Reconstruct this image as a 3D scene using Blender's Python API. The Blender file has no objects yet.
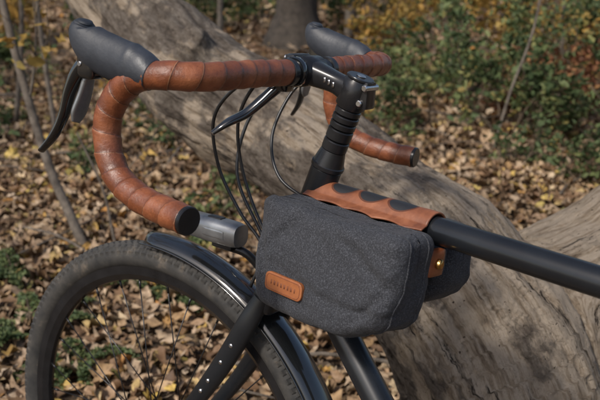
import bpy, math, random
import numpy as np
from mathutils import Vector, Matrix, noise
random.seed(7); rng=np.random.default_rng(7)
scene=bpy.context.scene
# ---------------------------------------------------------------- helpers
def V3(*a): return np.array(a,dtype=float)
def catmull(P,n=8):
    P=[np.array(p,dtype=float) for p in P]
    Q=[2*P[0]-P[1]]+P+[2*P[-1]-P[-2]]
    out=[]
    for i in range(1,len(Q)-2):
        a,b,c,d=Q[i-1],Q[i],Q[i+1],Q[i+2]
        for k in range(n):
            t=k/n
            out.append(.5*((2*b)+(-a+c)*t+(2*a-5*b+4*c-d)*t*t+(-a+3*b-3*c+d)*t**3))
    out.append(P[-1]); return np.array(out)
def rotm(axis,ang):
    return np.array(Matrix.Rotation(ang,3,Vector(axis)))
class MB:
    def __init__(s): s.v=[];s.f=[];s.uv=[];s.mi=[]
    def raw(s,v,f,uv=None,mi=0):
        o=len(s.v); s.v+= [tuple(x) for x in v]
        for k,fc in enumerate(f):
            s.f.append(tuple(i+o for i in fc)); s.mi.append(mi)
            s.uv+= list(uv[k]) if uv is not None else [(0,0)]*len(fc)
    def tube(s,pts,rad,seg=14,closed=False,ref=None,rfun=None,caps=True,mi=0,pw=2.0):
        P=np.array(pts,dtype=float); n=len(P)
        if np.ndim(rad)==0: rad=np.full((n,2),float(rad))
        else:
            rad=np.array(rad,dtype=float)
            if rad.ndim==1: rad=np.stack([rad,rad],1)
        T=np.zeros_like(P)
        if closed: T=np.roll(P,-1,0)-np.roll(P,1,0)
        else:
            T[1:-1]=P[2:]-P[:-2]; T[0]=P[1]-P[0]; T[-1]=P[-1]-P[-2]
        T/=np.linalg.norm(T,axis=1)[:,None]+1e-12
        r0=np.array(ref,dtype=float) if ref is not None else (V3(0,0,1) if abs(T[0][2])<.9 else V3(1,0,0))
        N=[];cur=r0
        for i in range(n):
            base=r0 if ref is not None else cur
            nn=base-T[i]*np.dot(base,T[i]); nn/=np.linalg.norm(nn)+1e-12; N.append(nn);cur=nn
        N=np.array(N); B=np.cross(T,N)
        L=np.concatenate([[0],np.cumsum(np.linalg.norm(np.diff(P,axis=0),axis=1))])
        th=np.arange(seg)/seg*2*math.pi
        c,sn=np.cos(th),np.sin(th)
        if pw!=2.0:
            c=np.sign(c)*np.abs(c)**(2/pw); sn=np.sign(sn)*np.abs(sn)**(2/pw)
        verts=[]
        for i in range(n):
            m=np.ones(seg) if rfun is None else np.array([rfun(L[i],t) for t in th])
            verts.append(P[i]+N[i]*(rad[i,0]*m*c)[:,None]+B[i]*(rad[i,1]*m*sn)[:,None])
        verts=np.concatenate(verts)
        f=[];uv=[]
        rows=n if closed else n-1
        Lc=np.append(L,L[-1]+np.linalg.norm(P[0]-P[-1]))
        for i in range(rows):
            j=(i+1)%n
            for k in range(seg):
                k2=(k+1)%seg
                f.append((i*seg+k,i*seg+k2,j*seg+k2,j*seg+k))
                uv.append([(Lc[i],k/seg),(Lc[i],(k+1)/seg),(Lc[i+1],(k+1)/seg),(Lc[i+1],k/seg)])
        if caps and not closed:
            f.append(tuple(range(seg))[::-1]); uv.append([(0,0)]*seg)
            f.append(tuple((n-1)*seg+k for k in range(seg))); uv.append([(0,0)]*seg)
        s.raw(verts,f,uv,mi)
    def cyl(s,a,b,r,seg=20,mi=0,bev=.0012):
        a=V3(*a);b=V3(*b);d=b-a;L=np.linalg.norm(d);d/=L
        bev=min(bev,L*.3,r*.4)
        s.tube([a,a+d*1e-5,a+d*bev,b-d*bev,b-d*1e-5,b],[r-bev,r-bev,r,r,r-bev,r-bev],seg,mi=mi)
    def rbox(s,c,h,r,N=8,R=None,deform=None,mi=0):
        h=V3(*h);c=V3(*c)
        idx={};vs=[];fs=[];uvs=[]
        def par(k): return -1+2*k/N
        def vert(p):
            k=tuple(np.round(p,5))
            if k in idx: return idx[k]
            ph=p*h; q=np.clip(ph,-(h-r),h-r); d=ph-q; n=np.linalg.norm(d)
            w=q+ (d/n*r if n>1e-9 else 0)
            if deform is not None: w=deform(w,p)
            if R is not None: w=R@w
            vs.append(w+c); idx[k]=len(vs)-1; return idx[k]
        for ax in range(3):
            for sg in (-1,1):
                b1,b2=(ax+1)%3,(ax+2)%3
                for i in range(N):
                    for j in range(N):
                        q=[]
                        for (x,y) in ((i,j),(i+1,j),(i+1,j+1),(i,j+1)):
                            p=np.zeros(3);p[ax]=sg;p[b1]=par(x);p[b2]=par(y);q.append(vert(p))
                        if sg<0:q=q[::-1]
                        fs.append(tuple(q)); uvs.append([(vs[a][0],vs[a][2]) for a in q])
        s.raw(vs,fs,uvs,mi)
    def obj(s,name,mats,M=None,parent=None,smooth=True,autos=None):
        me=bpy.data.meshes.new(name)
        v=np.array(s.v)
        if M is not None:
            M=np.array(M); v=v@M[:3,:3].T+M[:3,3]
        me.from_pydata([tuple(x) for x in v],[],s.f)
        uvl=me.uv_layers.new(name="UVMap"); uvl.data.foreach_set("uv",np.array(s.uv,dtype=np.float32).ravel())
        for m in (mats if isinstance(mats,list) else [mats]): me.materials.append(m)
        me.polygons.foreach_set("material_index",s.mi)
        me.polygons.foreach_set("use_smooth",[smooth]*len(s.f))
        if autos: me.set_sharp_from_angle(angle=math.radians(autos))
        ob=bpy.data.objects.new(name,me); scene.collection.objects.link(ob)
        if parent is not None:
            ob.parent=parent; ob.matrix_parent_inverse=Matrix.Translation(parent.location).inverted()
        return ob
def empty(name,loc):
    e=bpy.data.objects.new(name,None); e.location=loc; e.empty_display_size=.1
    scene.collection.objects.link(e); return e
# ---------------------------------------------------------------- materials
class NT:
    def __init__(s,name):
        s.m=bpy.data.materials.new(name); s.m.use_nodes=True; s.t=s.m.node_tree
        s.b=s.t.nodes["Principled BSDF"]
    def n(s,typ,**k):
        x=s.t.nodes.new(typ)
        for a,b in k.items():
            if a in x.inputs.keys(): x.inputs[a].default_value=b
            else: setattr(x,a,b)
        return x
    def l(s,a,b): s.t.links.new(a,b)
    def set(s,k,v): s.b.inputs[k].default_value=v
    def ramp(s,fac,stops,interp='LINEAR'):
        r=s.n("ShaderNodeValToRGB"); e=r.color_ramp.elements; r.color_ramp.interpolation=interp
        while len(e)<len(stops): e.new(.5)
        for i,(p,c) in enumerate(stops): e[i].position=p; e[i].color=(*c,1)
        s.l(fac,r.inputs[0]); return r.outputs[0]
    def noise(s,vec,scale,detail=4,rough=.55):
        x=s.n("ShaderNodeTexNoise"); x.inputs["Scale"].default_value=scale;x.inputs["Detail"].default_value=detail;x.inputs["Roughness"].default_value=rough
        if vec is not None: s.l(vec,x.inputs["Vector"])
        return x.outputs["Fac"]
    def geo(s): return s.n("ShaderNodeNewGeometry").outputs["Position"]
    def uv(s): return s.n("ShaderNodeUVMap").outputs["UV"]
    def math(s,op,a,b=None,c=None):
        x=s.n("ShaderNodeMath",operation=op)
        for i,q in enumerate((a,b,c)):
            if q is None: continue
            if isinstance(q,(int,float)): x.inputs[i].default_value=q
            else: s.l(q,x.inputs[i])
        return x.outputs[0]
    def mix(s,fac,a,b):
        x=s.n("ShaderNodeMix",data_type='RGBA')
        for i,q in ((0,fac),(6,a),(7,b)):
            if isinstance(q,(int,float)): x.inputs[i].default_value=q
            elif isinstance(q,tuple): x.inputs[i].default_value=(*q,1)
            else: s.l(q,x.inputs[i])
        return x.outputs[2]
    def bump(s,h,strength,dist,prev=None):
        x=s.n("ShaderNodeBump"); x.inputs["Strength"].default_value=strength;x.inputs["Distance"].default_value=dist
        s.l(h,x.inputs["Height"])
        if prev is not None: s.l(prev,x.inputs["Normal"])
        return x.outputs[0]
def simple(name,c1,c2,rough,metal=0,scale=60,bump=.15,dist=.0005,coat=0):
    k=NT(name);g=k.geo();f=k.noise(g,scale,6)
    k.l(k.ramp(f,[(.3,c1),(.7,c2)]),k.b.inputs["Base Color"])
    k.l(k.ramp(k.noise(g,scale*.3,5),[(.3,(rough*.8,)*3),(.7,(min(1,rough*1.25),)*3)]),k.b.inputs["Roughness"])
    k.set("Metallic",metal)
    if coat: k.set("Coat Weight",coat);k.set("Coat Roughness",.08)
    if bump: k.l(k.bump(k.noise(g,scale*8,3),bump,dist),k.b.inputs["Normal"])
    return k.m
m_frame=simple("frame_paint",(.009,.010,.012),(.014,.016,.019),.27,.1,15,.06,.0002)
m_gloss=simple("gloss_black",(.007,.008,.009),(.012,.013,.014),.12,0,10,0,coat=.9)
m_black=simple("black_anodised",(.012,.012,.013),(.022,.022,.024),.28,.3,30,.1,.0002)
m_rubber=simple("hood_rubber",(.014,.017,.023),(.034,.038,.047),.5,0,28,.5,.0006)
m_silver=simple("brushed_metal",(.35,.35,.36),(.55,.55,.56),.3,1,60,.1,.0002)
m_grey=simple("grey_metal",(.20,.21,.22),(.29,.30,.31),.35,.7,60,.1,.0002)
m_cable=simple("cable_housing",(.012,.012,.013),(.02,.02,.021),.35,0,50,0)
m_brass=simple("brass",(.5,.3,.1),(.65,.42,.16),.3,1,60,.1,.0002)
PITCHW=.0255
def leather(name,wrap):
    k=NT(name); g=k.geo(); uv=k.uv()
    base=k.ramp(k.noise(g,22,8,.7),[(.28,(.070,.021,.009)),(.5,(.180,.054,.021)),(.75,(.31,.108,.044))])
    col=base; nrm=k.bump(k.noise(g,420,3),.35,.0006)
    if wrap:
        sx=k.n("ShaderNodeSeparateXYZ"); k.l(uv,sx.inputs[0])
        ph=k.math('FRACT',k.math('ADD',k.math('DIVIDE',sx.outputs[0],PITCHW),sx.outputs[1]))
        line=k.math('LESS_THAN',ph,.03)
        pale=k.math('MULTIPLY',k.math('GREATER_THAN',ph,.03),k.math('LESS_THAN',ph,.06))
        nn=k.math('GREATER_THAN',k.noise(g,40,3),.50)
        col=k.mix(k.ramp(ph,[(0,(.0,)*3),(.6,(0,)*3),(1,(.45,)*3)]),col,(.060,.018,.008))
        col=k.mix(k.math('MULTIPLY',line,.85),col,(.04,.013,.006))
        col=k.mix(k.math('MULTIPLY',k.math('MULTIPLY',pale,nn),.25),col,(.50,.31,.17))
        cr=k.noise(g,90,6,.7); nrm=k.bump(cr,.55,.002,nrm)
    sc=k.ramp(k.noise(g,75,6,.8),[(.58,(0,0,0)),(.66,(.45,.45,.45))]); col=k.mix(sc,col,(.06,.020,.010))
    k.l(col,k.b.inputs["Base Color"]); k.l(nrm,k.b.inputs["Normal"])
    k.l(k.ramp(k.noise(g,45,4),[(.3,(.30,)*3),(.7,(.52,)*3)]),k.b.inputs["Roughness"])
    k.set("Specular IOR Level",.55)
    return k.m
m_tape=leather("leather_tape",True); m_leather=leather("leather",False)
# ---------------------------------------------------------------- bike placement
J=V3(.024,.984,.824)
g=V3(-.69,.72,0); g/=np.linalg.norm(g); left=V3(-g[1],g[0],0); up=V3(0,0,1)
lean=math.radians(8.5)
upL=up*math.cos(lean)-left*math.sin(lean); lfL=left*math.cos(lean)+up*math.sin(lean)
zJ=J[2]/math.cos(lean); O=J-zJ*upL
MF=np.eye(4); MF[:3,0]=g;MF[:3,1]=lfL;MF[:3,2]=upL;MF[:3,3]=O
HA=math.radians(72); sax=V3(-math.cos(HA),0,math.sin(HA)); JL=V3(0,0,zJ)
def ax(t): return JL+sax*t
R4=np.eye(4); Rr=rotm(sax,math.radians(11.5)); R4[:3,:3]=Rr; R4[:3,3]=JL-Rr@JL
MS=MF@R4
def wpos(M,p): return (M[:3,:3]@np.array(p)+M[:3,3])
PITCH=math.radians(18); CAMZ=1.13
bike=empty("bicycle",O)
# ---- frame
TTz=zJ-.004
mb=MB()
mb.tube([V3(.0,0,TTz),V3(-.2,0,TTz-.001),V3(-.56,0,TTz-.004)],.0158,28)
mb.tube([ax(-.085),V3(-.46,0,.30)],.0185,28)
mb.cyl(ax(-.148),ax(.034),.0205,28)
mb.tube([V3(-.46,0,.30),V3(-.575,0,.88)],.015,22)
mb.cyl((-.46,.036,.30),(-.46,-.036,.30),.022,24)
for s in (1,-1):
    mb.tube(catmull([V3(-.46,.02*s,.30),V3(-.55,.04*s,.305),V3(-.88,.062*s,.345)],6),.010,12)
    mb.tube(catmull([V3(-.56,.014*s,.80),V3(-.64,.04*s,.70),V3(-.88,.062*s,.345)],6),.008,12)
mb.tube([V3(-.573,0,.87),V3(-.595,0,.965)],.0136,20)
mb.obj("frame_tubes",m_frame,MF,bike,autos=40)
mb=MB(); mb.tube(catmull([V3(-.74,0,.995),V3(-.70,0,1.0),V3(-.62,0,.99),V3(-.52,0,.985),V3(-.46,0,.975)],6),
    catmull([V3(.02,.05,0),V3(.024,.075,0),V3(.022,.05,0),V3(.017,.022,0),V3(.012,.016,0)],6)[:,:2],20,ref=(0,0,1))
mb.obj("saddle",m_leather,MF,bike)
mb=MB()
mb.cyl(ax(.034),ax(.041),.0220,28); mb.tube([ax(.041),ax(.050),ax(.060)],[.0205,.0185,.0160],28)
mb.cyl(ax(-.158),ax(-.148),.0225,28)
for a,b,r in ((.060,.074,.0166),(.0755,.0895,.0166),(.091,.099,.0166),(.1005,.1085,.0170),(.110,.118,.0166)): mb.cyl(ax(a),ax(b),r,28)
mb.obj("headset_spacers",m_black,MS,bike,autos=40)
Bc=ax(.140)+V3(.073,0,.018)      # handlebar centre
mb=MB()
mb.cyl(ax(.119),ax(.157),.0192,30,bev=.003); mb.cyl(ax(.157),ax(.161),.0178,28)
mb.rbox(ax(.138)+V3(-.015,0,0),(.009,.0115,.017),.003,6)
mb.tube(catmull([ax(.140)+V3(.008,0,.001),ax(.140)+V3(.028,0,.008),Bc-V3(.012,0,.002)],5),catmull([V3(.0155,.016,0),V3(.0130,.0140,0),V3(.016,.019,0)],5)[:,:2],24,ref=(0,0,1),pw=3)
mb.cyl(Bc+V3(0,-.022,0),Bc+V3(0,.022,0),.0195,30,bev=.003)
mb.rbox(Bc+V3(.016,0,0),(.008,.020,.0205),.004,6)
mb.obj("stem",m_black,MS,bike,autos=45)
mb=MB()
for t in (.128,.148):
    p=ax(t)+V3(-.018,0,0); mb.cyl(p+V3(0,.0155,0),p+V3(0,-.0155,0),.0040,14,bev=.001)
for dy in (-.013,.013):
    for dz in (-.015,.015):
        mb.cyl(Bc+V3(.021,dy,dz),Bc+V3(.0275,dy,dz),.0036,12)
mb.cyl(ax(.161),ax(.1625),.006,14)
mb.obj("stem_bolts",m_silver,MS,bike,autos=40)
mb=MB()
p=ax(.140)
for k in range(3): mb.rbox(p+V3(.024+.0065*k,.0148,.007+.0022*k),(.0018,.0006,.0033),.0004,3)
mb.obj("stem_lettering",m_silver,MS,bike)
# ---- handlebar
half=[(0,0,0),(0,.05,0),(0,.11,.001),(.0,.170,.001),(.007,.203,.001),(.030,.224,.001),(.062,.230,-.004),(.090,.232,-.022),(.107,.235,-.052),(.104,.238,-.088),(.084,.242,-.117),(.048,.247,-.132),(.006,.251,-.138),(-.036,.256,-.140)]
mb=MB(); mt=MB()
for s in (1,-1):
    P=[Bc+V3(a,l*s,z) for a,l,z in half]
    C=catmull(P,14)
    mb.tube(C[:30],.0150,20)
    Ct=C[12:]
    L=np.concatenate([[0],np.cumsum(np.linalg.norm(np.diff(Ct,axis=0),axis=1))])
    n=int(L[-1]/.0018); sL=np.linspace(0,L[-1],n); Ct=np.stack([np.interp(sL,L,Ct[:,k]) for k in range(3)],1)
    def rf(l,t):
        ph=(l/PITCHW+t/(2*math.pi))%1
        return 1.0+.075*(1-ph)*(1 if ph>.05 else ph/.05)-.02+.030*noise.noise(Vector((l*70,math.cos(t)*1.5,math.sin(t)*1.5+s*9)))+.010*noise.noise(Vector((l*300,math.cos(t)*5,math.sin(t)*5)))
    mt.tube(Ct,.0157,44,rfun=rf)
    mb.cyl(C[11],C[11]+V3(0,s*.010,0),.0172,26)
    e=Ct[-1];d=Ct[-1]-Ct[-3];d/=np.linalg.norm(d)
    mb.cyl(e-d*.002,e+d*.004,.0158,24)
mb.obj("handlebar",m_black,MS,bike,autos=40)
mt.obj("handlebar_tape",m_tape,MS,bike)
# ---- hoods & levers
mh=MB(); ml=MB(); ms=MB(); mk=MB()
for s in (1,-1):
    H=[(.046,.227,-.001),(.060,.229,.003),(.082,.230,.008),(.104,.231,.012),(.126,.232,.018),(.142,.233,.028),(.149,.234,.040),(.147,.234,.050)]
    Rr_=[(.0175,.0175),(.0225,.018),(.0245,.0172),(.0255,.0170),(.0250,.0178),(.0225,.0185),(.018,.0165),(.008,.008)]
    C=catmull([V3(*h)*V3(1,s,1)+Bc for h in H],10); RR=catmull([V3(a,b,0) for a,b in Rr_],10)[:,:2]
    def hf(l,t):
        r=1+.05*math.exp(-((l-.03)/.004)**2)+.014*noise.noise(Vector((l*60,math.cos(t)*2,math.sin(t)*2)))
        return r
    mh.tube(C,RR,44,ref=(-.35,0,1),rfun=hf)
    b0=Bc+V3(.140,.232*s,.004); ml.rbox(b0,(.013,.012,.019),.005,6)
    lv=[(.144,.233,.006),(.158,.235,-.010),(.168,.239,-.034),(.174,.244,-.062),(.184,.250,-.086),(.200,.256,-.106)]
    C=catmull([V3(*h)*V3(1,s,1)+Bc for h in lv],7)
    w=catmull([V3(.009,.010,0),V3(.008,.0105,0),V3(.0055,.0095,0),V3(.0045,.008,0),V3(.004,.007,0),V3(.003,.005,0)],7)[:,:2]
    ml.tube(C,w,16,ref=(1,0,.25))
    lv2=[(.148,.228,-.014),(.154,.229,-.034),(.160,.233,-.056),(.162,.236,-.068)]
    C=catmull([V3(*h)*V3(1,s,1)+Bc for h in lv2],6)
    ms.tube(C,catmull([V3(.004,.008,0),V3(.004,.010,0),V3(.0035,.011,0),V3(.002,.006,0)],6)[:,:2],14,ref=(1,0,.25),pw=3)
    q=Bc+V3(.145,.2435*s,.002); mk.cyl(q,q+V3(0,.0018*s,0),.0030,12)
mh.obj("brake_hoods",m_rubber,MS,bike); ml.obj("brake_levers",m_gloss,MS,bike); ms.obj("shift_paddles",m_grey,MS,bike); mk.obj("lever_pivots",m_silver,MS,bike,autos=40)
mb=MB()
mb.cyl(Bc+V3(0,.025,0),Bc+V3(0,.034,0),.0190,24); mb.rbox(Bc+V3(.016,.032,-.016),(.013,.010,.010),.003,5)
C=catmull([Bc+V3(.022,.034,-.022),Bc+V3(.034,.046,-.038),Bc+V3(.046,.064,-.056),Bc+V3(.054,.088,-.066),Bc+V3(.066,.104,-.080)],7)
mb.tube(C,catmull([V3(.008,.009,0),V3(.007,.010,0),V3(.006,.008,0),V3(.005,.008,0),V3(.003,.005,0)],7)[:,:2],14,ref=(0,0,1))
mb.obj("top_brake_lever",m_gloss,MS,bike,autos=50)
# ---- cables
mb=MB()
def cab(pts,r=.0024): mb.tube(catmull([V3(*p) for p in pts],9),r,10)
b=Bc
cab([b+V3(.012,.05,-.014),b+V3(.06,.056,-.020),b+V3(.110,.050,-.07),b+V3(.112,.035,-.14),b+V3(.08,.024,-.20),b+V3(.040,.02,-.245),b+V3(.05,.03,-.30)])
cab([b+V3(.012,.045,-.014),b+V3(.045,.045,-.018),b+V3(.080,.036,-.07),b+V3(.083,.02,-.14),b+V3(.050,.016,-.21),b+V3(.005,.022,-.25)])
cab([b+V3(.012,-.05,-.014),b+V3(.055,-.04,-.02),b+V3(.095,-.01,-.07),b+V3(.098,.012,-.15),b+V3(.055,.012,-.22),b+V3(.025,.016,-.25)])
cab([b+V3(.01,-.045,-.013),b+V3(.040,-.03,-.03),b+V3(.05,.0,-.09),b+V3(.020,.02,-.140),b+V3(-.040,.022,-.165)],.0022)
mb.obj("cables",m_cable,MS,bike)
# ---- fork
WR=.345
AX=V3(.268,0,.345)
mb=MB()
cr=ax(-.170)
mb.rbox(cr+V3(.002,0,0),(.019,.040,.017),.010,8,R=rotm((0,1,0),-(math.pi/2-HA)))
TL=cr[2]-AX[2]; DA=AX[0]-cr[0]-.008
def lg(t,side,out):
    q=t/TL
    return cr+V3(.004+DA*(.66*q+.34*q*q),out*side,-t)
for s in (1,-1):
    C=catmull([cr+V3(.003,.034*s,.004)]+[lg(t,s,.041+.012*min(1,t/.22)) for t in (.04,.09,.14,.19,.24,.28)]+[AX+V3(-.004,.055*s,.004)],6)
    R_=catmull([V3(a,b_,0) for a,b_ in ((.013,.010),(.0155,.0105),(.0155,.0105),(.0145,.010),(.013,.009),(.012,.0085),(.0105,.0075),(.0095,.007))],6)[:,:2]
    mb.tube(C,R_,18,ref=(1,0,.4))
    mb.cyl(AX+V3(0,.048*s,0),AX+V3(0,.062*s,0),.014,20)
mb.obj("fork",m_frame,MS,bike,autos=60)
mb=MB()
for tt in (.07,.10,.135,.155,.19):
    p=lg(tt,1,.041+.012*min(1,tt/.22)+.0085)
    mb.cyl(p-V3(0,.006,0),p+V3(0,.0035,0),.0032,12)
mb.cyl(AX+V3(0,-.07,0),AX+V3(0,.07,0),.0035,12)
mb.obj("fork_bolts",m_silver,MS,bike,autos=40)
# ---- wheels
def tyre_mat():
    k=NT("tyre_rubber"); g=k.geo()
    f=k.noise(g,35,6,.65)
    k.l(k.ramp(f,[(.35,(.018,.018,.018)),(.58,(.042,.039,.035)),(.78,(.13,.105,.08))]),k.b.inputs["Base Color"])
    k.set("Roughness",.75); k.l(k.bump(k.noise(g,500,3),.3,.0005),k.b.inputs["Normal"]); return k.m
m_tyre=tyre_mat()
def wheel(AXp,M,pref):
    n=1200;seg=40
    an=np.arange(n)/n*2*math.pi
    r=.0205; R0=WR-r-.002
    vs=[]
    cs=[(math.cos(t),math.sin(t),t) for t in np.arange(seg)/seg*2*math.pi]
    for i,a in enumerate(an):
        for (c,s_,t) in cs:
            tt=(t+math.pi)%(2*math.pi)-math.pi
            h=0
            if abs(tt)<1.35:
                q=(tt+1.35)/.3857; row=int(q)
                ph=((i/8.0)+.5*(row%2))%1
                h=.0026 if (ph<.60 and q%1<.70) else 0
            rad=R0+(r+h)*c; lat=(r+h)*s_
            vs.append(AXp+V3(rad*math.sin(a),lat,rad*math.cos(a)))
    fs=[]
    for i in range(n):
        j=(i+1)%n
        for k in range(seg):
            k2=(k+1)%seg; fs.append((i*seg+k,j*seg+k,j*seg+k2,i*seg+k2))
    q=MB(); q.raw(vs,fs); q.obj(pref+"tyre",m_tyre,M,bike,autos=35)
    rs=WR-.352
    q=MB(); prof=[(.318+rs,.012),(.319+rs,.0135),(.300+rs,.0125),(.290+rs,.006),(.288+rs,0),(.290+rs,-.006),(.300+rs,-.0125),(.319+rs,-.0135),(.318+rs,-.012),(.312+rs,0)]
    n=160;vs=[];fs=[];k0=len(prof)
    for i in range(n):
        a=i/n*2*math.pi
        for rr,l in prof: vs.append(AXp+V3(rr*math.sin(a),l,rr*math.cos(a)))
    for i in range(n):
        j=(i+1)%n
        for k in range(k0): k2=(k+1)%k0; fs.append((i*k0+k,j*k0+k,j*k0+k2,i*k0+k2))
    q.raw(vs,fs); q.obj(pref+"rim",m_black,M,bike,autos=30)
    q=MB()
    for i in range(32):
        a=i/32*2*math.pi; s=1 if i%2 else -1
        off=(.42 if (i//2)%2 else -.42)*2
        p1=AXp+V3((.289+rs)*math.sin(a),.003*s,(.289+rs)*math.cos(a)); p0=AXp+V3(.024*math.sin(a+off),.030*s,.024*math.cos(a+off))
        q.tube([p0,p1],.0010,6); d=(p0-p1)/np.linalg.norm(p0-p1)
        q.tube([p1,p1+d*.014],.0019,8)
    q.obj(pref+"spokes",m_black,M,bike)
    q=MB(); q.cyl(AXp+V3(0,-.036,0),AXp+V3(0,.036,0),.013,24)
    for s in (-1,1): q.cyl(AXp+V3(0,.028*s,0),AXp+V3(0,.033*s,0),.028,28)
    q.cyl(AXp+V3(0,.0395,0),AXp+V3(0,.041,0),.08,48,bev=.0003)
    q.obj(pref+"hub",m_grey,M,bike,autos=40)
wheel(AX,MS,"front_")
RA=V3(-.88,0,.345)
wheel(RA,MF,"rear_")
def fender(AXp,M,name,a0,a1,w=.027,R=None):
    R=WR+.019 if R is None else R
    q=MB(); n=90; k0=13; vs=[];fs=[]
    for i in range(n):
        a=a0+(a1-a0)*i/(n-1)
        endf=min(1,(i+1)/4) 
        for j in range(k0):
            t=-1+2*j/(k0-1); l=w*math.sin(t*1.45)*(.6+.4*endf); rr=R-.016+ .016*math.cos(t*1.45)
            vs.append(AXp+V3(rr*math.sin(a),l,rr*math.cos(a)))
    for i in range(n-1):
        for j in range(k0-1): fs.append((i*k0+j,i*k0+j+1,(i+1)*k0+j+1,(i+1)*k0+j))
    q.raw(vs,fs); o=q.obj(name,m_gloss,M,bike)
    m=o.modifiers.new("Solidify","SOLIDIFY"); m.thickness=.0014
    return o
fender(AX,MS,"front_fender",math.radians(5),math.radians(-118))
fender(RA,MF,"rear_fender",math.radians(75),math.radians(-120))
FR=WR+.005
mb=MB()
for s in (1,-1):
    for an in (-62,-104):
        a=math.radians(an); p=AX+V3(FR*math.sin(a),.028*s,FR*math.cos(a))
        mb.tube([AX+V3(-.006,.062*s,.01),p],.0016,8)
mb.obj("fender_stays",m_silver,MS,bike)
mb=MB()
for s in (1,-1):
    pts=[AX+V3(FR*math.sin(a),.0272*s,FR*math.cos(a)) for a in np.linspace(math.radians(5),math.radians(-118),80)]
    mb.tube(pts,.0014,8)
mb.obj("fender_beads",m_gloss,MS,bike)
mb=MB()
c0=V3(-.46,0,.30)
for s in (1,-1):
    e=c0+V3(-.12*s,.075*s,-.12*s)
    mb.tube([c0+V3(0,.045*s,0),c0+V3(-.02*s,.062*s,-.02*s),e],[.014,.012,.009],14)
    mb.rbox(e+V3(0,.05*s,0),(.045,.045,.010),.005,4)
mb.cyl(c0+V3(0,-.055,0),c0+V3(0,-.051,0),.085,48)
mb.obj("crankset",m_grey,MF,bike,autos=40)
# ---------------------------------------------------------------- headlight
Lc=V3(.160,.027,zJ-.082)
light=empty("bicycle_headlight",wpos(MS,Lc))
mb=MB()
mb.tube([Lc+V3(x,0,0) for x in (-.058,-.057,-.048,-.005,.034,.036)],[.010,.0155,.0175,.0180,.0170,.0160],28,ref=(0,0,1),pw=2.8)
mb.rbox(Lc+V3(-.02,.0172,.0),(.020,.0012,.006),.0011,5)
mb.obj("light_body",m_grey,MS,light,autos=50)
mb=MB()
mb.rbox(Lc+V3(-.03,0,-.017),(.018,.010,.006),.003,5)
mb.rbox(Lc+V3(-.012,0,.0178),(.012,.006,.0016),.0012,5)
mb.tube(catmull([Lc+V3(-.03,0,-.02),Lc+V3(-.060,-.012,-.028),V3(.075,0,zJ-.140)],6),.006,12)
mb.obj("light_mount",m_black,MS,light,autos=50)
mb=MB(); mb.tube([Lc+V3(x,0,0) for x in (.034,.035,.052,.054,.054001)],[.0165,.0185,.0190,.0180,.0155],32,ref=(0,0,1),caps=False)
mb.obj("light_bezel",m_silver,MS,light,autos=50)
k=NT("lens"); k.set("Base Color",(.75,.78,.8,1)); k.set("Roughness",.08); k.set("Metallic",.6)
mb=MB(); mb.tube([Lc+V3(.048,0,0),Lc+V3(.0485,0,0)],.0165,28); mb.obj("light_lens",k.m,MS,light)
# ---------------------------------------------------------------- bag
def canvas():
    k=NT("waxed_canvas"); g=k.geo()
    f=k.noise(g,560,3,.85); c=k.ramp(f,[(.36,(.008,.009,.012)),(.51,(.021,.023,.030)),(.66,(.080,.084,.098))])
    c2=k.noise(g,14,5)
    col=k.mix(k.math('MULTIPLY',c2,.22),c,(.030,.031,.034))
    k.l(col,k.b.inputs["Base Color"]); k.set("Roughness",.85); k.set("Sheen Weight",.04)
    w=k.n("ShaderNodeTexWave",bands_direction='Z'); w.inputs["Scale"].default_value=330; w.inputs["Distortion"].default_value=1.2; k.l(g,w.inputs[0])
    w2=k.n("ShaderNodeTexWave",bands_direction='X'); w2.inputs["Scale"].default_value=330; w2.inputs["Distortion"].default_value=1.2; k.l(g,w2.inputs[0])
    b1=k.bump(k.noise(g,700,2),.6,.0008); b2=k.bump(k.math('MULTIPLY',w.outputs["Fac"],w2.outputs["Fac"]),.5,.0006,b1)
    b3=k.bump(k.noise(g,32,4),.8,.007,b2)
    k.l(b3,k.b.inputs["Normal"]); return k.m
m_canvas=canvas()
bagc=V3(-.101,.057,zJ-.069)
bag=empty("frame_bag",wpos(MF,(-.10,0,zJ-.06)))
def sstep(x): x=min(1,max(0,x)); return x*x*(3-2*x)
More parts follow.
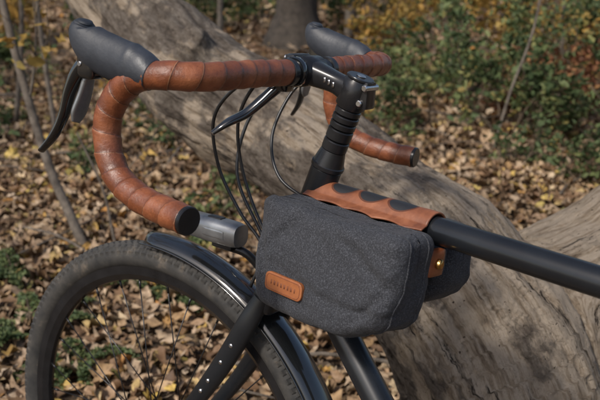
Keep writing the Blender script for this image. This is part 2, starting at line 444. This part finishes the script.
def mkdef(hx,hy,hz,side,taper=.14,seed=0.):
    def d(w,p):
        w=w.copy(); x0,y0,z0=w
        u=(x0/hx+1)/2; zt=z0/hz
        low=sstep(-zt*.9+.1)
        w[2]*= 1-taper*(1-u)*sstep(.5-zt*.5)
        w[2]+= .014*sstep((.36-u)/.36)*low
        w[0]+= .010*sstep((.30-u)/.30)*low
        ux=1-(2*u-1)**2
        w[1]+= side*.005*ux*sstep(.75-zt*.6)*(1 if y0*side>0 else .2)
        w[1]-= side*.005*sstep(zt)*(1 if y0*side>0 else 0)
        w[2]-= .003*ux*sstep(-zt)
        w[2]-= .004*ux*sstep(zt)
        s1=math.sin(x0*95+z0*60+3*noise.noise(Vector((x0*14+seed,z0*14,1))))
        w[1]+= side*.0016*s1*sstep(abs(2*u-1)*1.3-.35)
        for (cx,cz,ang,ln,am) in ((-.6,.45,.5,.055,.0038),(.55,.5,-.9,.05,.003),(-.2,-.35,.15,.07,.0025),(.8,-.1,1.3,.05,.003),(-.8,-.2,-1.1,.04,.003)):
            dx=x0-cx*hx; dz=z0-cz*hz; a_=dx*math.cos(ang)+dz*math.sin(ang); b_=-dx*math.sin(ang)+dz*math.cos(ang)
            w[1]-= side*am*math.exp(-(a_/ln)**2)*math.exp(-(b_/.0065)**2)
            w[1]+= side*am*.6*math.exp(-(a_/ln)**2)*math.exp(-((b_-.012)/.008)**2)
        w+=np.array(noise.noise_vector(Vector((x0*12+seed,y0*12,z0*12))))*.0050
        w+=np.array(noise.noise_vector(Vector((x0*34+seed,y0*30,z0*22+7))))*.0024
        w+=np.array(noise.noise_vector(Vector((x0*80+seed,y0*60,z0*70+3))))*.0008
        return w
    return d
HX,HZ=.111,.070
dN=mkdef(HX,.038,HZ,1)
mb=MB(); mb.rbox(bagc,(HX,.038,HZ),.017,64,deform=dN)
mb.obj("near_pouch",m_canvas,MF,bag)
mb=MB(); mb.rbox(bagc+V3(.004,-.110,.004),(.100,.034,.060),.020,34,deform=mkdef(.100,.034,.060,-1,seed=5.))
mb.obj("far_pouch",m_canvas,MF,bag)
mb=MB()
def ringpts(yv,hx=HX,hz=HZ,r=.017):
    pts=[]
    for cx,cz,a0 in ((1,1,0),(-1,1,90),(-1,-1,180),(1,-1,270)):
        for k in range(9):
            a=math.radians(a0+k*90/8); pts.append(V3(cx*(hx-r)+r*math.cos(a),yv,cz*(hz-r)+r*math.sin(a)))
    out=[]
    n=len(pts)
    for i in range(n):
        a,b_=pts[i],pts[(i+1)%n]; m=max(1,int(np.linalg.norm(b_-a)/.004))
        for q in range(m): out.append(a+(b_-a)*q/m)
    return out
for yv in (.0208,-.0180):
    mb.tube([dN(p,None)+bagc for p in ringpts(yv)],.0013,8,closed=True)
mb.obj("seam_piping",m_canvas,MF,bag)
def strapmat():
    k=NT("strap_leather"); g=k.geo(); uv=k.uv(); sx=k.n("ShaderNodeSeparateXYZ"); k.l(uv,sx.inputs[0])
    base=k.ramp(k.noise(g,40,6,.6),[(.28,(.11,.035,.017)),(.5,(.20,.068,.030)),(.75,(.30,.115,.055))])
    X=k.math('SUBTRACT',k.math('FRACT',k.math('DIVIDE',k.math('ADD',sx.outputs[0],-.028),.046)),.5)
    Y=k.math('SUBTRACT',sx.outputs[1],.004)
    e=k.math('ADD',k.math('POWER',k.math('DIVIDE',X,.40),2),k.math('POWER',k.math('DIVIDE',Y,.0115),2))
    inside=k.math('LESS_THAN',e,1); ring=k.math('LESS_THAN',e,1.35)
    rg=k.math('MULTIPLY',k.math('GREATER_THAN',sx.outputs[0],.028),k.math('LESS_THAN',sx.outputs[0],.166))
    col=k.mix(k.math('MULTIPLY',ring,rg),base,(.09,.028,.012))
    col=k.mix(k.math('MULTIPLY',inside,rg),col,(.016,.017,.02))
    k.l(col,k.b.inputs["Base Color"]); k.set("Roughness",.5)
    b1=k.bump(k.noise(g,420,3),.3,.0006); k.l(k.bump(k.math('SUBTRACT',1.0,k.math('MULTIPLY',inside,rg)),1,.0015,b1),k.b.inputs["Normal"]); return k.m
mb=MB(); n1=90;n2=31;vs=[];fs=[];uvs=[]
for i in range(n1):
    u_=.19*i/(n1-1); x=-u_
    wv=1-.12*abs(math.sin(math.pi*(u_-.028)/.046))
    for j in range(n2):
        t=-1+2*j/(n2-1); s_=t*.042*wv; r=.0178; arc=r*1.3
        if abs(s_)<arc: a=s_/r; y=r*math.sin(a); z=r*math.cos(a)
        else:
            e=abs(s_)-arc; a=1.3; y=r*math.sin(a)+e*.75; z=r*math.cos(a)-e*.35; y*=np.sign(s_)
        vs.append(V3(x,y,TTz+z+.0008*noise.noise(Vector((u_*40,s_*60,2))))); uvs.append((u_,s_))
for i in range(n1-1):
    for j in range(n2-1): fs.append((i*n2+j,i*n2+j+1,(i+1)*n2+j+1,(i+1)*n2+j))
mb.raw(vs,fs,[[uvs[a] for a in f] for f in fs]); o=mb.obj("leather_strap",strapmat(),MF,bag)
md=o.modifiers.new("Solidify","SOLIDIFY"); md.thickness=.0022; md.offset=1
mb=MB(); mb.rbox((-.110,0,TTz-.040),(.085,.026,.016),.006,8); mb.obj("bridge",m_canvas,MF,bag)
bx,bz=.040,-.029
bcn=dN(V3(bx,.038,bz),None)+bagc
ex=dN(V3(bx+.028,.038,bz),None)-dN(V3(bx-.028,.038,bz),None); ex/=np.linalg.norm(ex)
ez=dN(V3(bx,.038,bz+.010),None)-dN(V3(bx,.038,bz-.010),None); ez-=ex*np.dot(ex,ez); ez/=np.linalg.norm(ez); ey=np.cross(ez,ex)
RB=np.stack([ex,ey,ez],1)
hm=max(float(np.dot(dN(V3(bx+a,.038,bz+c),None)+bagc-bcn,ey)) for a in np.linspace(-.030,.030,9) for c in np.linspace(-.010,.010,5))
bcn=bcn+ey*(.0012+hm*.8)
BW=.032
def rr2(w,p):
    x,z=abs(w[0])-(BW-.008),abs(w[2])-(.0115-.008)
    if x>0 and z>0:
        d=math.hypot(x,z)
        if d>.008: w=w.copy(); w[0]=math.copysign(BW-.008+x/d*.008,w[0]); w[2]=math.copysign(.0035+z/d*.008,w[2])
    return w
m_badge=simple("badge_leather",(.20,.062,.022),(.33,.115,.038),.4,0,60,.3,.0004)
mb=MB(); mb.rbox(bcn,(BW,.0026,.0115),.0015,22,R=RB,deform=rr2); mb.obj("leather_badge",m_badge,MF,bag,autos=60)
mb=MB(); x=.020
for wd in (.0016,.0026,.0020,.0026,.0026,.0020,.0026,.0018):
    mb.rbox(bcn+RB@V3(x,.0027,0),(wd*.5,.0003,.0026),.0002,2,R=RB); x-=.0058
m_emb=simple("embossing",(.13,.04,.016),(.18,.055,.022),.6,0,60,0)
pts=[]
for cx,cz,a0 in ((1,1,0),(-1,1,90),(-1,-1,180),(1,-1,270)):
    for k_ in range(7):
        a=math.radians(a0+k_*15); pts.append(bcn+RB@V3(cx*(BW-.009)+.006*math.cos(a),.0026,cz*.003+.006*math.sin(a)))
mb.tube(pts,.0004,6,closed=True)
mb.obj("badge_embossing",m_emb,MF,bag)
mb=MB(); mb.rbox((-.204,.014,TTz-.034),(.005,.014,.016),.003,5); mb.obj("rear_tab",m_leather,MF,bag)
mb=MB(); mb.cyl((-.208,.014,TTz-.034),(-.214,.014,TTz-.034),.006,20); mb.obj("brass_stud",m_brass,MF,bag)
# ---------------------------------------------------------------- fallen tree
def woodmat():
    k=NT("weathered_wood"); at=k.n("ShaderNodeAttribute",attribute_name="wood"); vec=at.outputs["Vector"]
    mp=k.n("ShaderNodeMapping"); mp.inputs["Scale"].default_value=(.10,1,1); k.l(vec,mp.inputs[0]); st=mp.outputs[0]
    mp2=k.n("ShaderNodeMapping"); mp2.inputs["Scale"].default_value=(.35,1,1); k.l(vec,mp2.inputs[0]); st2=mp2.outputs[0]
    g=k.geo()
    f1=k.noise(st,60,10,.78); f2=k.noise(g,4.5,7,.65); f3=k.noise(st2,13,6,.65)
    pale=k.ramp(f1,[(.34,(.13,.092,.062)),(.44,(.33,.255,.18)),(.53,(.52,.43,.335)),(.61,(.42,.335,.25)),(.72,(.21,.155,.11))])
    bark=k.ramp(k.noise(st2,48,10,.82),[(.34,(.032,.026,.021)),(.44,(.125,.10,.080)),(.56,(.235,.20,.165)),(.68,(.37,.325,.275))])
    sx=k.n("ShaderNodeSeparateXYZ"); k.l(g,sx.inputs[0])
    rx=k.math('MULTIPLY_ADD',sx.outputs[0],-.60,.15)
    rx=k.math('MINIMUM',k.math('MAXIMUM',rx,-.20),.04)
    msk=k.ramp(k.math('ADD',k.math('ADD',k.math('MULTIPLY',f2,.6),k.math('MULTIPLY',f3,.4)),rx),[(.49,(0,0,0)),(.53,(1,1,1))])
    col=k.mix(msk,pale,bark)
    col=k.mix(k.ramp(k.noise(g,9,6,.7),[(.52,(0,0,0)),(.75,(.4,.4,.4))]),col,(.085,.064,.046))
    crn=k.noise(st,26,9,.85); cr=k.ramp(crn,[(.385,(1,1,1)),(.41,(0,0,0))])
    col=k.mix(cr,col,(.032,.023,.017))
    crn2=k.ramp(k.noise(st,70,6,.8),[(.36,(.8,.8,.8)),(.39,(0,0,0))]); col=k.mix(crn2,col,(.06,.043,.03))
    fl=k.ramp(k.noise(g,120,3,.6),[(.29,(1,1,1)),(.33,(0,0,0))]); col=k.mix(fl,col,(.045,.03,.02))
    k.l(col,k.b.inputs["Base Color"]); k.set("Roughness",.9); k.set("Specular IOR Level",.2)
    b1=k.bump(f1,1.0,.018); b2=k.bump(msk,.8,.008,b1); b3=k.bump(k.noise(st2,60,9,.8),1.0,.014,b2); b4=k.bump(k.math('SUBTRACT',1.0,cr),1.0,.016,b3)
    k.l(b4,k.b.inputs["Normal"]); return k.m
limb=catmull([V3(.40,1.30,.20),V3(.34,1.34,.40),V3(.255,1.45,.53),V3(.16,1.61,.59),V3(0,1.84,.66),V3(-.3,2.15,.79),V3(-.547,2.47,.966),V3(-.90,2.93,1.27),V3(-1.5,3.7,1.8)],10)
limr=catmull([V3(.2,0,0),V3(.185,0,0),V3(.16,0,0),V3(.142,0,0),V3(.138,0,0),V3(.148,0,0),V3(.135,0,0),V3(.12,0,0),V3(.09,0,0)],10)[:,0]
trk=catmull([V3(.33,1.32,-.15),V3(.36,1.34,.12),V3(.47,1.42,.35),V3(.70,1.54,.47),V3(1.05,1.72,.60),V3(1.86,2.11,.84),V3(2.8,2.6,1.1)],10)
trr=catmull([V3(.27,0,0),V3(.21,0,0),V3(.185,0,0),V3(.18,0,0),V3(.175,0,0),V3(.16,0,0),V3(.14,0,0)],10)[:,0]
mb=MB(); mb.tube(limb,limr,40); mb.tube(trk,trr,40)
mb.tube(catmull([V3(-.25,2.12,.80),V3(-.27,2.02,.89),V3(-.28,2.0,.91)],5),.05,16)
tmp=mb.obj("tmp",m_black)
md=tmp.modifiers.new("r","REMESH"); md.mode='VOXEL'; md.voxel_size=.0080
md=tmp.modifiers.new("s","SMOOTH"); md.iterations=22; md.factor=.7
dg=bpy.context.evaluated_depsgraph_get(); me=bpy.data.meshes.new_from_object(tmp.evaluated_get(dg))
bpy.data.objects.remove(tmp)
n=len(me.vertices); co=np.zeros(n*3); me.vertices.foreach_get("co",co); co=co.reshape(-1,3)
no=np.zeros(n*3); me.vertices.foreach_get("normal",no); no=no.reshape(-1,3)
def param(curve,rad):
    L=np.concatenate([[0],np.cumsum(np.linalg.norm(np.diff(curve,axis=0),axis=1))])
    T=np.gradient(curve,axis=0);T/=np.linalg.norm(T,axis=1)[:,None]
    d=np.linalg.norm(co[:,None,:]-curve[None],axis=2); i=d.argmin(1); dist=d[np.arange(n),i]/rad[i]
    rel=co-curve[i]; t=(rel*T[i]).sum(1); s=L[i]+t; rad_=rel-T[i]*t[:,None]
    e1=np.cross(T[i],V3(0,0,1));e1/=np.linalg.norm(e1,axis=1)[:,None]; e2=np.cross(e1,T[i])
    return dist,np.stack([s,(rad_*e1).sum(1),(rad_*e2).sum(1)],1)
d1,w1=param(limb,limr); d2,w2=param(trk,trr)
k_=1/(1+np.exp((d1-d2)*12)); wood=w1*k_[:,None]+w2*(1-k_)[:,None]
disp=np.zeros(n)
for i in range(n):
    p=wood[i]; q=Vector(co[i])
    rdg=1-abs(noise.noise(Vector((p[0]*3.0,p[1]*24,p[2]*24))))*2
    disp[i]=.028*noise.noise(q*3.2)+.012*noise.noise(q*8)+.010*noise.noise(Vector((p[0]*2.2,p[1]*16,p[2]*16)))-.030*max(0,rdg-.78)+.007*noise.noise(Vector((p[0]*6,p[1]*42,p[2]*42)))+.003*noise.noise(q*40)
co=co+no*disp[:,None]
me.vertices.foreach_set("co",co.ravel())
at=me.attributes.new("wood","FLOAT_VECTOR","POINT"); at.data.foreach_set("vector",wood.astype(np.float32).ravel())
me.polygons.foreach_set("use_smooth",[True]*len(me.polygons)); me.materials.clear(); me.materials.append(woodmat()); me.update()
o=bpy.data.objects.new("fallen_tree",me); scene.collection.objects.link(o)
# ---------------------------------------------------------------- ground
def gz(x,y):
    r=np.hypot(x,y-1); k=np.clip((r-1.5)/4,0,1)
    return k*(.05*np.sin(x*.9+1)+.05*np.sin(y*.8+x*.3)+.02*np.sin(x*2.3-y*1.7))
def groundmat():
    k=NT("forest_soil"); g=k.geo()
    v=k.n("ShaderNodeTexVoronoi"); v.inputs["Scale"].default_value=17; k.l(g,v.inputs["Vector"])
    sp=k.n("ShaderNodeSeparateColor"); k.l(v.outputs["Color"],sp.inputs[0])
    leafc=k.ramp(sp.outputs[0],[(0,(.08,.045,.022)),(.35,(.20,.125,.065)),(.6,(.32,.22,.12)),(.8,(.36,.20,.06)),(1,(.14,.075,.035))])
    soil=k.ramp(k.noise(g,9,8,.7),[(.3,(.03,.021,.014)),(.7,(.085,.06,.038))])
    m=k.ramp(k.noise(g,26,4),[(.42,(0,0,0)),(.55,(1,1,1))])
    k.l(k.mix(m,soil,leafc),k.b.inputs["Base Color"]); k.set("Roughness",.95)
    k.l(k.bump(k.noise(g,30,8,.75),.9,.03),k.b.inputs["Normal"]); return k.m
mb=MB(); xs=np.concatenate([np.linspace(-60,-9,18),np.linspace(-8,8,65),np.linspace(9,60,18)])
ys=np.concatenate([np.linspace(-40,-5,12),np.linspace(-4,16,81),np.linspace(17,90,30)])
vs=[];fs=[]
for y in ys:
    for x in xs: vs.append((x,y,float(gz(x,y))-.004))
nx=len(xs)
for j in range(len(ys)-1):
    for i in range(nx-1): fs.append((j*nx+i,j*nx+i+1,(j+1)*nx+i+1,(j+1)*nx+i))
mb.raw(vs,fs); mb.obj("ground",groundmat())
# ---------------------------------------------------------------- leaves
def leafmat(name,stops,trans=.3):
    k=NT(name); at=k.n("ShaderNodeAttribute",attribute_name="lv"); c=k.ramp(at.outputs["Fac"],stops)
    k.set("Roughness",.6); k.set("Specular IOR Level",.3)
    if trans<=0:
        c=k.mix(k.ramp(k.noise(k.geo(),70,3),[(.42,(0,0,0)),(.7,(.65,.65,.65))]),c,(.11,.06,.028))
        c=k.mix(k.ramp(k.noise(k.geo(),1.3,4),[(.42,(0,0,0)),(.62,(.55,.55,.55))]),c,(.10,.066,.040))
        k.l(c,k.b.inputs["Base Color"]); return k.m
    k.l(c,k.b.inputs["Base Color"])
    tr=k.n("ShaderNodeBsdfTranslucent"); k.l(c,tr.inputs[0]); mx=k.n("ShaderNodeMixShader"); mx.inputs[0].default_value=trans
    out=k.t.nodes["Material Output"]; k.l(k.b.outputs[0],mx.inputs[1]); k.l(tr.outputs[0],mx.inputs[2]); k.l(mx.outputs[0],out.inputs[0]); return k.m
def tmpl(kind):
    if kind=='oval': R=[(0,-.5),(.18,-.3),(.27,0),(.2,.28),(0,.55),(-.2,.28),(-.27,0),(-.18,-.3)]
    elif kind=='lobed': R=[(0,-.45),(.14,-.22),(.36,-.24),(.24,0),(.44,.16),(.2,.2),(.0,.55),(-.2,.2),(-.44,.16),(-.24,0),(-.36,-.24),(-.14,-.22)]
    v=np.array([(0,0.02,0)]+[(x,y,0) for x,y in R]); v[1:,2]=.55*np.abs(v[1:,0])+.22*v[1:,1]**2+.12*np.sin(v[1:,1]*9+v[1:,0]*5)
    m=len(R); f=[(0,1+i,1+(i+1)%m) for i in range(m)]
    return v,np.array(f)
def leaves(name,pos,size,tilt,kind,mat,vals,parent=None):
    N=len(pos); T,F=tmpl(kind); k0=len(T)
    yaw=rng.uniform(0,2*math.pi,N); tx=rng.normal(0,tilt,N); ty=rng.normal(0,tilt,N)
    P=np.repeat(T[None],N,0)
    if kind=='lobed': P=P+np.concatenate([rng.normal(0,.045,(N,k0,2)),np.zeros((N,k0,1))],2)
    P=P*size[:,None,None]
    cu=rng.uniform(-1.0,2.2,N); P[:,:,2]*=cu[:,None]
    P[:,:,0]*=rng.uniform(.5,1.15,N)[:,None]
    def rot(P,a,i,j):
        c,s=np.cos(a)[:,None],np.sin(a)[:,None]; A=P[:,:,i]*c-P[:,:,j]*s; B=P[:,:,i]*s+P[:,:,j]*c; P[:,:,i]=A;P[:,:,j]=B
    rot(P,tx,1,2);rot(P,ty,0,2);rot(P,yaw,0,1)
    P+=pos[:,None,:]
    FF=(F[None]+ (np.arange(N)*k0)[:,None,None]).reshape(-1,3)
    me=bpy.data.meshes.new(name); me.vertices.add(N*k0); me.vertices.foreach_set("co",P.astype(np.float32).ravel())
    nf=len(FF); me.loops.add(nf*3); me.loops.foreach_set("vertex_index",FF.astype(np.int32).ravel())
    me.polygons.add(nf); me.polygons.foreach_set("loop_start",np.arange(nf,dtype=np.int32)*3)
    me.update(calc_edges=True)
    a=me.attributes.new("lv","FLOAT","POINT"); a.data.foreach_set("value",np.repeat(vals,k0).astype(np.float32))
    me.materials.append(mat); me.validate()
    ob=bpy.data.objects.new(name,me); scene.collection.objects.link(ob)
    if parent is not None: ob.parent=parent; ob.matrix_parent_inverse=Matrix.Translation(parent.location).inverted()
    return ob
m_lit=leafmat("dry_leaves",[(0,(.055,.030,.017)),(.15,(.15,.083,.042)),(.35,(.32,.205,.118)),(.55,(.48,.365,.25)),(.68,(.38,.235,.105)),(.80,(.58,.46,.33)),(.89,(.54,.37,.09)),(.93,(.42,.19,.045)),(.965,(.58,.45,.13)),(1,(.14,.18,.05))],0)
def litter(n,x0,x1,y0,y1,s0,s1,hz=.045):
    x=rng.uniform(x0,x1,n);y=rng.uniform(y0,y1,n); z=gz(x,y)+rng.uniform(.002,hz,n)
    return np.stack([x,y,z],1),rng.uniform(s0,s1,n)
parts=[litter(22000,-2.1,2.1,1.0,4.0,.028,.070),litter(20000,-4,4.5,3.6,8,.040,.095),litter(15000,-10,10,7.6,20,.09,.16),litter(5000,-6,6,-4,1.0,.06,.11),litter(2500,-6,-2.1,1,4,.05,.1),litter(2500,2.1,6,1,4,.05,.1)]
pos=np.concatenate([p[0] for p in parts]);sz=np.concatenate([p[1] for p in parts])
h=int(len(pos)*.4); idx=rng.permutation(len(pos))
vals=np.clip(rng.beta(1.4,1.4,len(pos)),0,1)
leaves("leaf_litter",pos[idx[:h]],sz[idx[:h]]*1.15,.4,'lobed',m_lit,vals[:h])
leaves("fallen_leaves",pos[idx[h:]],sz[idx[h:]],.4,'oval',m_lit,vals[h:])
m_bark=simple("grey_bark",(.06,.048,.038),(.18,.15,.12),.9,0,25,.8,.006)
m_barkd=simple("dark_bark",(.035,.028,.022),(.10,.08,.062),.95,0,18,1,.02)
m_stem=simple("stem",(.06,.045,.03),(.14,.10,.065),.85,0,40,.4,.002)
mb=MB()
for i in range(220):
    x,y=rng.uniform(-4,4),rng.uniform(1.6,9); a=rng.uniform(0,math.pi);L=rng.uniform(.15,.7); z=float(gz(x,y))+.04
    mb.tube(catmull([V3(x,y,z),V3(x+math.cos(a)*L*.5+rng.normal(0,.02),y+math.sin(a)*L*.5,z+rng.uniform(0,.05)),V3(x+math.cos(a)*L,y+math.sin(a)*L,z)],3),rng.uniform(.002,.007),6)
mb.obj("fallen_twigs",m_bark)
# ---------------------------------------------------------------- plants
def branch(mb,p,d,L,r,depth,tips,spread=.6,seg=7,upb=.12):
    pts=[p];dd=d.copy();n=5
    for i in range(n):
        dd=dd+rng.normal(0,.13,3)+V3(0,0,upb*.3); dd/=np.linalg.norm(dd); pts.append(pts[-1]+dd*L/n)
    mb.tube(catmull(pts,2),np.linspace(r,r*.55,len(pts)*2-1),seg)
    for i in range(2,len(pts)): tips.append((pts[i],depth))
    if depth>0:
        for k in range(rng.integers(2,5)):
            i=rng.integers(2,n+1); nd=dd+rng.normal(0,spread,3); nd/=np.linalg.norm(nd)
            branch(mb,pts[i],nd,L*rng.uniform(.5,.75),r*.5,depth-1,tips,spread,max(4,seg-2),upb)
def foliage_pts(tips,n,sig,maxd=1):
    T=np.array([t for t,d in tips if d<=maxd]); i=rng.integers(0,len(T),n); return T[i]+rng.normal(0,sig,(n,3))
green=[(0,(.032,.050,.020)),(.4,(.078,.115,.045)),(.7,(.14,.172,.066)),(.9,(.25,.24,.085)),(1,(.36,.26,.09))]
yel=[(0,(.20,.13,.035)),(.4,(.38,.26,.07)),(.7,(.45,.25,.06)),(1,(.15,.18,.05))]
rust=[(0,(.12,.045,.022)),(.5,(.26,.11,.055)),(1,(.36,.20,.08))]
m_g=leafmat("green_leaves",green,.3);m_y=leafmat("yellow_leaves",yel,.3);m_r=leafmat("rust_leaves",rust,.3)
def shrub(x,y,h,n,ls,mat,ns=6,name="shrub",spread=.7,kind='oval'):
    z=float(gz(x,y)); e=empty(name,(x,y,z)); mb=MB(); tips=[]
    for i in range(ns):
        a=rng.uniform(0,2*math.pi); d=V3(math.cos(a)*.7,math.sin(a)*.7,1); d/=np.linalg.norm(d)
        branch(mb,V3(x+math.cos(a)*.05*h,y+math.sin(a)*.05*h,z-.02),d,h*rng.uniform(.5,.85),.005+.005*h,2,tips,spread,6)
    mb.obj("stems",m_stem,None,e)
    P=foliage_pts(tips,n,.035+.02*h,0); P=P[P[:,2]>z+.02]
    cl=.5+.5*np.sin(P[:,0]*7+P[:,1]*5+P[:,2]*9); vals=np.clip(cl*.4+rng.uniform(0,.6,len(P)),0,1)
    leaves("foliage",P,rng.uniform(.5,1.3,len(P))*ls,.55,kind,mat,vals,e)
for x,y,h,n,ls,m in ((1.25,4.7,.70,1300,.055,m_g),(1.8,4.3,.75,1300,.055,m_g),(1.95,5.7,.95,1600,.06,m_g),(1.05,6.1,.6,1000,.06,m_g),(2.6,5.2,1.0,1200,.06,m_y),
    (1.4,3.6,.3,350,.045,m_g),(1.75,3.3,.35,350,.045,m_g),(.95,7.8,.6,800,.07,m_y),(2.3,7.2,1.1,1400,.075,m_y),(3.3,6.8,1.2,1400,.08,m_g),(.7,9.5,.8,800,.09,m_g),(1.7,5.1,.5,600,.06,m_r),
    (2.0,9.5,1.1,1100,.09,m_y),(3.6,9.8,1.4,1200,.09,m_y),(-1.7,8.0,.7,900,.08,m_g),(-2.6,7.0,.5,700,.07,m_g),(-1.2,10.5,.8,900,.09,m_g),(-3.6,9.6,1.0,900,.09,m_y),(-.6,12,.9,900,.1,m_g),(1.6,12.5,1.2,1000,.1,m_y),
    (-2.0,4.6,.3,250,.05,m_g),(2.3,3.6,.5,600,.05,m_g),(-.8,6.8,.35,350,.06,m_g),(.8,5.0,.4,450,.05,m_g),(1.1,3.9,.28,260,.045,m_g)):
    shrub(x,y,h,n,ls,m)
def fern(x,y,n,L,name="fern"):
    z=float(gz(x,y)); e=empty(name,(x,y,z)); mb=MB(); P=[];
    for i in range(n):
        a=rng.uniform(0,2*math.pi); l=L*rng.uniform(.6,1.1); pts=[V3(x,y,z)+V3(math.cos(a),math.sin(a),0)*l*t+V3(0,0,l*(1.1*t-1.0*t*t)) for t in np.linspace(0,1,9)]
        mb.tube(pts,np.linspace(.0025,.0008,9),5)
        for q in np.linspace(.15,1,22):
            p=V3(x,y,z)+V3(math.cos(a),math.sin(a),0)*l*q+V3(0,0,l*(1.1*q-1.0*q*q)); w=.22*l*(1-q)*1.0+.006
            for s in (-1,1):
                for m in (.35,.75): P.append(p+V3(-math.sin(a),math.cos(a),0)*s*w*m)
    mb.obj("fronds",m_stem,None,e); P=np.array(P)
    leaves("leaflets",P,rng.uniform(.018,.032,len(P)),.3,'oval',m_g,rng.uniform(.1,.8,len(P)),e)
for x,y,n,L in ((-.80,2.12,9,.24),(-1.0,2.55,7,.20),(-1.15,2.45,6,.20),(-.55,2.5,5,.15),(-.38,2.9,5,.16),(.0,2.6,5,.16),(-.62,1.95,7,.20),(-.42,2.35,5,.15)): fern(x,y,n,L)
for i in range(26):
    x=rng.uniform(-2.2,2.2); y=rng.uniform(3.0,7.5); shrub(x,y,rng.uniform(.12,.26),int(rng.uniform(70,170)),.045,m_g if rng.random()<.85 else m_y,4,"herb",.9)
def sapling(pts,r,name="sapling",nb=4,mat=m_bark,nl=60):
    e=empty(name,pts[0]); mb=MB(); C=catmull([V3(*p) for p in pts],6); mb.tube(C,np.linspace(r,r*.55,len(C)),12)
    tips=[]
    for k in range(nb):
        i=rng.integers(len(C)//2,len(C)); d=rng.normal(0,.6,3)+V3(0,0,.8); d/=np.linalg.norm(d); branch(mb,C[i],d,.45,r*.3,1,tips,.5,6)
    mb.obj("stem",mat,None,e)
    if tips and nl: 
        P=foliage_pts(tips,nl,.06); leaves("foliage",P,rng.uniform(.04,.08,len(P)),.7,'oval',m_y,rng.uniform(0,1,len(P)),e)
sapling([(-.83,2.85,0),(-.90,2.90,.15),(-.965,2.94,.30),(-1.04,3.0,.55),(-1.12,3.07,.89),(-1.22,3.2,1.4),(-1.3,3.4,2.2)],.020,nb=2)
sapling([(-1.45,4.6,0),(-1.5,4.65,.6),(-1.52,4.7,1.3),(-1.5,4.8,2.4)],.016)
sapling([(-1.9,5.2,0),(-1.8,5.2,.6),(-1.75,5.2,1.2),(-1.6,5.2,2.2)],.018)
sapling([(-.62,2.6,0),(-.66,2.63,.12),(-.70,2.68,.30),(-.78,2.7,.5)],.006,nb=1,nl=0)
sapling([(2.0,6.0,0),(1.95,6.0,.7),(1.9,6.0,1.5),(1.9,6.1,2.6)],.015)
sapling([(-.75,7.4,0),(-.72,7.4,.8),(-.7,7.5,2),(-.6,7.6,3)],.03)
sapling([(.55,9.2,0),(.6,9.2,1.2),(.62,9.3,3)],.06)
sapling([(1.05,4.2,0),(1.12,4.2,.35),(1.25,4.25,.8),(1.3,4.4,1.5)],.009,nb=5,nl=90)
sapling([(1.75,3.9,0),(1.66,3.9,.4),(1.5,3.95,.85),(1.45,4.0,1.5)],.009,nb=5,nl=90)
def tree(x,y,H,r,nl,mat,name="tree",crown=.55):
    z=float(gz(x,y))-.05; e=empty(name,(x,y,z)); mb=MB(); tips=[]
    C=catmull([V3(x,y,z),V3(x+.02,y,z+.1*H),V3(x+rng.normal(0,.08),y,z+.35*H),V3(x+rng.normal(0,.2),y+rng.normal(0,.2),z+.7*H),V3(x+rng.normal(0,.3),y,z+H)],8)
    R=np.linspace(r,r*.25,len(C)); R[0]=r*1.6;R[1]=r*1.35;R[2]=r*1.18;R[3]=r*1.08
    mb.tube(C,R,22,rfun=lambda l,t: 1+.07*math.sin(3*t+l*.7)+.05*math.sin(7*t-l))
    for k in range(9):
        i=int(len(C)*(crown-.1+ (1.08-crown)*k/9)); i=min(i,len(C)-1); a=k*2.4+rng.uniform(0,1); d=V3(math.cos(a),math.sin(a),.55); d/=np.linalg.norm(d)
        branch(mb,C[i],d,H*.22*rng.uniform(.8,1.2),r*.35,2,tips,.55,7)
    mb.obj("trunk",m_barkd,None,e)
    P=foliage_pts(tips,nl,.22,1); leaves("foliage",P,rng.uniform(.09,.16,len(P)),.8,'lobed',mat,np.clip(rng.normal(.5,.25,len(P)),0,1),e)
tree(-.05,8.9,9,.25,1800,m_y)
tree(-5.2,3.4,7,.14,1500,m_y)
tree(-3.0,11.5,9,.2,1500,m_g)
tree(3.4,12.5,10,.22,1500,m_y)
tree(1.1,15.5,10,.2,1200,m_y)
tree(-5.5,7,8,.16,1500,m_y)
tree(-6.5,14,10,.2,1200,m_g)
tree(6.5,10,9,.2,1200,m_y)
tree(-2.2,17,10,.22,1000,m_y)
tree(5,18,10,.25,1000,m_g)
# ---------------------------------------------------------------- light, camera
S=Vector((-.52,-.55,.78)).normalized()
w=bpy.data.worlds.new("World"); scene.world=w; w.use_nodes=True; nt=w.node_tree
sk=nt.nodes.new("ShaderNodeTexSky"); sk.sky_type='NISHITA'; sk.sun_disc=False; sk.sun_elevation=math.asin(S.z); sk.sun_rotation=math.atan2(S.x,S.y)
sk.dust_density=3; sk.ozone_density=1
nt.links.new(sk.outputs[0],nt.nodes["Background"].inputs[0]); nt.nodes["Background"].inputs[1].default_value=.15
sd=bpy.data.lights.new("sun","SUN"); sd.energy=3.3; sd.angle=math.radians(6); sd.color=(1,.94,.86)
so=bpy.data.objects.new("sun",sd); so.rotation_euler=S.to_track_quat('Z','Y').to_euler(); so.location=(-5,-5,8); scene.collection.objects.link(so)
cd=bpy.data.cameras.new("camera"); cd.lens=47.4; cd.sensor_width=36; cd.clip_end=400; cd.clip_start=.05
cd.dof.use_dof=True; cd.dof.focus_distance=.98; cd.dof.aperture_fstop=8.5
co_=bpy.data.objects.new("camera",cd); co_.location=(0,0,CAMZ); co_.rotation_euler=(math.pi/2-PITCH,0,0); scene.collection.objects.link(co_); scene.camera=co_
scene.view_settings.view_transform='Standard'; scene.view_settings.look='None'; scene.view_settings.exposure=0
